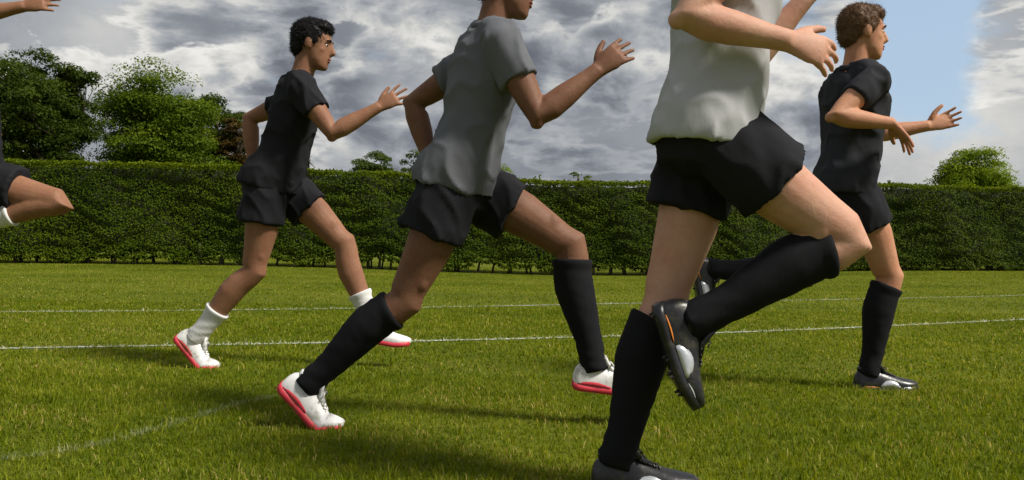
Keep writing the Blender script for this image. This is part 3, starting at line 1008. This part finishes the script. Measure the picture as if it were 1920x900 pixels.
        body.tube([tb, tb + td * 0.036, tb + td * 0.036 + unit(td + hdv * 0.5) * 0.030, tb + td * 0.036 + unit(td + hdv * 0.7) * 0.054], [0.016, 0.013, 0.0115, 0.009], n=8)
    # legs with calf and thigh muscle
    for sd in 'nf':
        h_, k_, a_ = L(J['hip_' + sd]), L(J['knee_' + sd]), L(J['ankle_' + sd])
        t1, t2 = unit(k_ - h_), unit(a_ - k_)
        fr1 = unit(np.cross(LAT, t1)); fr1 = -fr1 if fr1[0] * (1) < 0 and t1[2] < 0 else fr1
        fr2 = unit(np.cross(t2, LAT)); fr2 = fr2 if fr2.dot(unit(k_ - (h_ + a_) / 2) + fwd * 0.01) > 0 else -fr2
        fr1 = unit(np.cross(t1, LAT)); fr1 = fr1 if fr1.dot(fr2) > -0.2 else -fr1
        lp = lambda A, B, f: A * (1 - f) + B * f
        body.tube([h_ - t1 * 0.03, lp(h_, k_, .12), lp(h_, k_, .3) + fr1 * .008, lp(h_, k_, .55) + fr1 * .010, lp(h_, k_, .8) + fr1 * .004, lp(h_, k_, .93), k_ + fr1 * .006,
                   lp(k_, a_, .10) + fr2 * .002, lp(k_, a_, .22) - fr2 * .010, lp(k_, a_, .36) - fr2 * .014, lp(k_, a_, .55) - fr2 * .008, lp(k_, a_, .78), lp(k_, a_, .92), a_, a_ + t2 * 0.03],
                  [.060, .078, .084, .076, .062, .057, .056, .054, .057, .058, .050, .038, .035, .037, .030], side=LAT, n=18,
                  depth=[.060, .082, .088, .080, .066, .060, .060, .058, .061, .063, .054, .041, .039, .042, .035])
        body.ball(k_ + fr1 * .020 + fr2 * .018, (.028, .028, .030))
        for sg in (-1, 1):
            body.ball(lp(h_, k_, .80) + fr1 * .026 + LAT * sg * .030, (.030, .028, .046))
            body.ball(lp(k_, a_, .28) - fr2 * .032 + LAT * sg * .020, (.026, .026, .050))
            body.ball(a_ + LAT * sg * .026 - t2 * 0.004, (.012, .011, .012))
        rot, org, flex = feet[sd]
        body.loft([(q * np.array([0.9, 0.8, 0.8]) + np.array([0, 0, 0.008])) @ rot.T + L(org) for q in shoe_rings(-0.004, flex)])
    obj('body', remeshed(body, 'body', 0.0056, 6, 0.5, None, 0.36), skin, root)

    # eyes and hair
    for sg in (-1, 1):
        eb = MB(); eb.ball(hp_(0.070, sg * 0.031, 0.004), (0.0115, 0.0115, 0.0075), RT, 14, 10)
        e = obj('eye', eb.mesh('eye'), M['eye'], root)
        ib = MB(); ib.ball(hp_(0.0775, sg * 0.033, 0.004), (0.0050, 0.0070, 0.0062), RT, 10, 8)
        obj('iris', ib.mesh('iris'), M['iris'], e)
        bb = MB(); bb.tube([hp_(0.090, sg * 0.014, 0.026), hp_(0.088, sg * 0.032, 0.031), hp_(0.076, sg * 0.052, 0.024)], [0.004, 0.005, 0.003], n=6)
        obj('eyebrow', bb.mesh('eyebrow'), M[spec['hair']], root)
    lb = MB(); lb.ball(hp_(0.0935, 0, -0.059), (0.005, 0.021, 0.0045), RT, 12, 8); lb.ball(hp_(0.0925, 0, -0.070), (0.005, 0.018, 0.0055), RT, 12, 8)
    obj('lips', lb.mesh('lips'), M['lip'], root)
    hb = MB()
    hb.ball(hp_(-0.022, 0, 0.040), (0.099, 0.083, 0.094), RT, 20, 14)
    hb.ball(hp_(-0.060, 0, -0.012), (0.052, 0.066, 0.062), RT, 16, 10)
    hb.ball(hp_(0.028, 0, 0.088), (0.062, 0.062, 0.042), RT, 16, 10)
    for sg in (-1, 1):
        hb.ball(hp_(0.012, sg * 0.066, 0.022), (0.020, 0.012, 0.034), RT, 12, 8)
    if spec.get('tail'):
        hb.tube([hp_(-0.10, 0, 0.05), hp_(-0.16, 0.01, 0.045), hp_(-0.23, 0.02, 0.01), hp_(-0.28, 0.02, -0.04)], [0.02, 0.032, 0.028, 0.008], n=10)
    hm = strands(remeshed(hb, 'hair', 0.0055, 2, 0.5, [(45, 45, 30, 0.005), (130, 130, 70, 0.0035), (260, 260, 120, 0.002)]), spec.get('hair_len', 0.012))
    obj('hair', hm, M[spec['hair']], root)

    # shirt
    sb = MB()
    rows = [(-0.035, 0.190, 0.141, -0.010), (-0.02, 0.191, 0.143, -0.010), (0.03, 0.189, 0.141, -0.008), (0.07, 0.183, 0.134, -0.004), (0.14, 0.167, 0.121, 0.004), (0.22, 0.157, 0.114, 0.008), (0.32, 0.167, 0.123, 0.008), (0.40, 0.178, 0.126, 0.004),
            (0.46, 0.176, 0.114, -0.006), (0.505, 0.132, 0.094, -0.014), (0.532, 0.088, 0.078, -0.012), (0.545, 0.074, 0.070, -0.010)]
    hem = [(0.04, 0.174, 0.126, -0.006), (-0.033, 0.177, 0.129, -0.010)]
    sb.loft(stations(hem) + stations(rows))
    slen = spec.get('sleeve', 0.55)
    for sd in 'nf':
        s_, e_ = L(J['sh_' + sd]), L(J['elbow_' + sd])
        ax = unit(e_ - s_)
        sb.tube([neck0 + lean * 0.02, (neck0 + s_) / 2 + lean * 0.022, s_ + lean * 0.004], [0.066, 0.064, 0.066], side=fwd)
        if slen > 0:
            f = slen
            sb.tube([s_ - ax * 0.045, s_, s_ * .75 + e_ * .25, s_ * (1 - f) + e_ * f, s_ * (1 - f) + e_ * f, s_ * (1 - f + .15) + e_ * (f - .15)],
                    [0.04, 0.071, 0.070, 0.069, 0.058, 0.056], side=LAT, n=18)
        else:
            sb.ball(s_, (0.066, 0.062, 0.066))
    shirt_o = obj('shirt', remeshed(sb, 'shirt', 0.009, 3, 0.5, [(12, 12, 4, 0.010), (11, 9, 7, 0.011, 'r'), (30, 30, 9, 0.003)]), M[spec['shirt']], root)
    cb = MB()
    cb.loft(stations([(0.528, 0.078, 0.074, -0.012), (0.536, 0.086, 0.078, -0.012), (0.552, 0.078, 0.073, -0.010), (0.556, 0.070, 0.066, -0.009)]))
    obj('collar', cb.mesh('collar'), M[spec['shirt']], shirt_o)
    # shorts
    if spec.get('shorts'):
        ob = MB()
        ob.loft(stations([(-0.115, 0.06, 0.06, -0.004), (-0.08, 0.150, 0.112, -0.006), (-0.02, 0.170, 0.124, -0.010), (0.04, 0.164, 0.117, -0.008), (0.085, 0.163, 0.114, -0.002), (0.10, 0.158, 0.110, 0)]))
        f = spec.get('short_len', 0.46)
        for sd in 'nf':
            h_, k_ = L(J['hip_' + sd]), L(J['knee_' + sd])
            lp = lambda q: h_ * (1 - q) + k_ * q
            ob.tube([lp(-.10), lp(-.06), lp(0.02), lp(.13), lp(.3), lp(f), lp(f), lp(f - .12)], [.030, .062, .090, .101, .105, .109, .097, .094], side=LAT, n=22, depth=[.030, .062, .093, .107, .113, .117, .105, .101])
        obj('shorts', remeshed(ob, 'shorts', 0.009, 3, 0.5, [(12, 14, 4, 0.009), (13, 12, 6, 0.009, 'r'), (28, 30, 9, 0.003)]), M[spec['shorts']], root)
    # socks and shoes
    for sd in 'nf':
        k_, a_ = L(J['knee_' + sd]), L(J['ankle_' + sd])
        t2 = unit(a_ - k_)
        h_ = L(J['hip_' + sd])
        fr2 = unit(np.cross(t2, LAT)); fr2 = fr2 if fr2.dot(unit(k_ - (h_ + a_) / 2) + fwd * 0.01) > 0 else -fr2
        lp = lambda f: k_ * (1 - f) + a_ * f
        top = spec.get('sock_top', 0.10)
        prof = [(.08, .054, .058, .002), (.10, .054, .058, .001), (.22, .057, .061, -.010), (.36, .058, .063, -.014), (.55, .050, .054, -.008), (.78, .038, .041, 0), (.92, .035, .039, 0), (1.0, .037, .042, 0), (1.06, .034, .040, 0)]
        fs = np.array([q[0] for q in prof])
        ip = lambda f, c: float(np.interp(f, fs, [q[c] for q in prof]))
        g0 = 0.002
        ff = [top] + [top + 0.015] + [top + 0.04] + [f for f in np.linspace(top + 0.07, 1.06, 30)]
        g = [0.0095, 0.0115, 0.0105] + [0.0055] * 30
        sk = MB()
        sk.tube([lp(f) + fr2 * ip(f, 3) for f in ff], [ip(f, 1) + q + g0 for f, q in zip(ff, g)], side=LAT, n=22, depth=[ip(f, 2) + q + g0 for f, q in zip(ff, g)])
        sm_ = sk.mesh('sock')
        for vtx in sm_.vertices:
            c = vtx.co
            f = (np.array(c) - k_).dot(t2) / SHIN
            am = 0.0022 + 0.005 * max(0.0, (f - 0.72) / 0.3)
            dv = mnoise.noise(Vector((c.x * 16, c.y * 16, c.z * 55 + 7 * (sd == 'n')))) * am + 0.0006 * math.sin(c.z * 900)
            vtx.co = c + Vector(unit(np.array(c) - (k_ + t2 * f * SHIN)) * dv)
        sm_.update()
        obj('sock', sm_, M[spec['sock']], root)
        rot, org, flex = feet[sd]
        T_ = lambda rr: [q @ rot.T + L(org) for q in rr]
        bt = MB(); bt.loft(T_(shoe_rings(0.002, flex)))
        # padded collar round the ankle
        ca = np.linspace(0, 2 * np.pi, 22, endpoint=False)
        col = []
        for zz, gr in ((0.060, -0.002), (0.078, 0.000), (0.087, 0.001), (0.092, -0.003), (0.087, -0.009)):
            col.append(np.column_stack([-0.014 + np.cos(ca) * (0.049 + gr), np.sin(ca) * (0.034 + gr), zz + 0.010 * np.clip(-np.cos(ca), -0.3, 1)]))
        bt.loft(T_(col))
        # tongue
        bt.loft(T_([np.array([(x + 0.004, -w_, z), (x + 0.004, w_, z), (x - 0.006, w_, z - 0.008), (x - 0.006, -w_, z - 0.008)]) for x, w_, z in ((0.078, 0.018, 0.070), (0.050, 0.020, 0.086), (0.034, 0.022, 0.108), (0.026, 0.020, 0.122))]))
        up = obj('shoe', bt.mesh('shoe'), M[spec['shoe']], root)
        so = MB(); so.loft(T_(sole_rings(flex, -0.010, 0.012)))
        obj('sole', so.mesh('sole'), M[spec['sole']], up)
        ls = MB()
        for i, (x, z) in enumerate(((0.098, 0.0645), (0.084, 0.069), (0.070, 0.0745), (0.056, 0.080))):
            for sg in (-1, 1):
                q = np.array([(x, -0.020 * sg, z - 0.004), (x - 0.004, 0, z + 0.003), (x - 0.010, 0.020 * sg, z)])
                ls.tube(list(q @ rot.T + L(org)), [0.0028] * 3, n=5)
        bow = np.array([(0.044, 0.0, 0.092), (0.05, 0.018, 0.100), (0.056, 0.030, 0.092), (0.05, 0.014, 0.090), (0.044, 0.0, 0.092), (0.05, -0.018, 0.101), (0.058, -0.030, 0.090)])
        ls.tube(list(bow @ rot.T + L(org)), [0.0028] * 7, n=5)
        obj('lace', ls.mesh('lace'), M[spec.get('lace', spec['shoe'])], up)
        # trim low on the flank of the shoe
        for x0, x1, key, zl, zh in spec['trim']:
            for sg in (-1, 1):
                tm = MB()
                xs = np.linspace(x0, x1, 7)
                strip = []
                base_r = shoe_rings(0.0045, 0)
                sx = np.array([r_[0, 0] for r_ in base_r]); sw = np.array([np.abs(r_[:, 1]).max() for r_ in base_r])
                for i, x in enumerate(xs):
                    f = i / 6
                    hw = float(np.interp(x, sx, sw))
                    zt_ = zl + (zh - zl) * math.sin(math.pi * (0.12 + 0.80 * f)) ** 0.7
                    strip.append(np.array([(x, sg * (hw - 0.006), zl), (x, sg * hw, zl + 0.002), (x, sg * (hw - 0.0015), (zl + zt_) / 2), (x, sg * (hw - 0.0055), zt_), (x, sg * (hw - 0.014), zt_ - 0.001)]))
                tm.loft(T_(bend(strip, flex)))
                obj('side_panel', tm.mesh('side_panel'), M[key], up)
        if spec.get('studs'):
            for x, y in ((-0.055, 0.02), (-0.055, -0.02), (0.06, 0.026), (0.06, -0.026), (0.105, 0.03), (0.105, -0.03), (0.15, 0.022), (0.15, -0.022)):
                sm = MB(); q = np.array([(x, y, -0.006), (x, y, -0.014), (x, y, -0.019)])
                q = bend([q], flex)[0]
                sm.tube(list(q @ rot.T + L(org)), [0.006, 0.0045, 0.003], n=7)
                obj('stud', sm.mesh('stud'), M[spec['sole']], up)
    return root


WHITE = dict(shoe='shoe_white', sole='shoe_red', lace='shoe_white', trim=[(-0.062, 0.055, 'shoe_red', 0.012, 0.034)])
BLACK = dict(shoe='shoe_black', sole='shoe_black', lace='shoe_black', studs=True,
             trim=[(0.03, 0.112, 'silver', 0.012, 0.046), (-0.05, 0.02, 'orange', 0.011, 0.020), (0.125, 0.175, 'silver', 0.013, 0.021)])

RUNNERS = [
    # far left: only a raised forearm and the driving thigh reach into the picture
    dict(d=4.34, hip=(-60, 335), chest=(-64, 150), sh_n=(-73, 150), elbow_n=(-38, 70), wrist_n=(62, 46), tip_n=(142, 28),
         sh_f=(-58, 150), elbow_f=(-148, 215), wrist_f=(-68, 265), tip_f=(-18, 250),
         knee_n=(-168, 480), ankle_n=(-298, 560), knee_f=(103, 378), ankle_f=(-78, 425), foot_n=(60, 15), foot_f=(95, 5),
         stance=None, plant=None, skin='skin_brown', hair='hair_black', shirt='black_cloth', shorts='black_cloth', sock='sock_white', sock_top=0.6, curl_n=0.25,
         label='runner cut off by the left edge, bare thigh raised and forearm stretched forward', **WHITE),
    # in white shoes, head in the picture
    dict(d=4.41, hip=(478, 330), chest=(528, 148), sh_n=(520, 160), elbow_n=(585, 250), wrist_n=(672, 197), tip_n=(738, 158),
         sh_f=(520, 160), elbow_f=(405, 205), wrist_f=(415, 300), tip_f=(440, 360),
         knee_n=(452, 495), ankle_n=(350, 612), knee_f=(600, 445), ankle_f=(655, 600), foot_n=(48, 38), foot_f=(8, 4),
         stance='n', plant=(408, 682), skin='skin_brown', hair='hair_black', shirt='black_cloth', shorts='black_cloth', sock='sock_white', sock_top=0.62,
         spread_n=0.24, curl_n=0.12, twist=14,
         label='runner in black shirt and white shoes with a hand stretched forward above the hedge', **WHITE),
    # in white shoes, nearer
    dict(d=3.08, hip=(862, 302), chest=(925, 30), sh_n=(930, 20), elbow_n=(985, 140), wrist_n=(1085, 60), tip_n=(1150, 5),
         sh_f=(930, 20), elbow_f=(800, 100), wrist_f=(840, 230), tip_f=(870, 300),
         knee_n=(768, 530), ankle_n=(585, 690), knee_f=(1062, 418), ankle_f=(1108, 650), foot_n=(46, 38), foot_f=(6, 4),
         stance='n', plant=(636, 786), skin='skin_deep', hair='hair_black', shirt='slate', shorts='black_cloth', sock='sock_black', sock_top=0.12, twist=14,
         label='runner in slate grey shirt, black knee socks and white shoes, pushing off in mid stride', **WHITE),
    # far right, black boot flat on the grass
    dict(d=4.04, hip=(1588, 325), chest=(1606, 122), sh_n=(1600, 135), elbow_n=(1505, 212), wrist_n=(1606, 224), tip_n=(1664, 288),
         sh_f=(1606, 130), elbow_f=(1690, 208), wrist_f=(1770, 196), tip_f=(1838, 176),
         knee_n=(1662, 492), ankle_n=(1628, 662), knee_f=(1520, 480), ankle_f=(1370, 470), foot_n=(0, 0), foot_f=(78, 5),
         stance='n', plant=(1602, 722), skin='skin_warm', hair='hair_brown', shirt='charcoal', shorts='black_cloth', sock='sock_black', sock_top=0.10,
         spread_n=0.20, curl_n=0.18, curl_f=0.2, palm_n='down', out_n=0.3, in_n=0.05, in_f=0.1,
         label='runner at right with one black boot flat on the grass and an arm stretched forward', **BLACK),
    # nearest, black sock and boot at the bottom edge
    dict(d=2.26, hip=(1338, 262), chest=(1372, -60), sh_n=(1420, -85), elbow_n=(1290, 75), wrist_n=(1450, 105), tip_n=(1520, 125),
         sh_f=(1420, -85), elbow_f=(1520, 110), wrist_f=(1640, -30), tip_f=(1700, -120),
         knee_n=(1570, 440), ankle_n=(1370, 545), knee_f=(1262, 560), ankle_f=(1172, 850), foot_n=(72, 6), foot_f=(0, 0),
         stance='f', plant=(1130, 905), skin='skin_light', hair='hair_brown', shirt='pale_cloth', shorts='black_cloth', sock='sock_black', sock_top=0.14,
         curl_n=0.55, label='nearest runner in black shorts and black knee socks, one boot at the bottom edge', **BLACK),
]
for sp_ in RUNNERS:
    person(sp_)
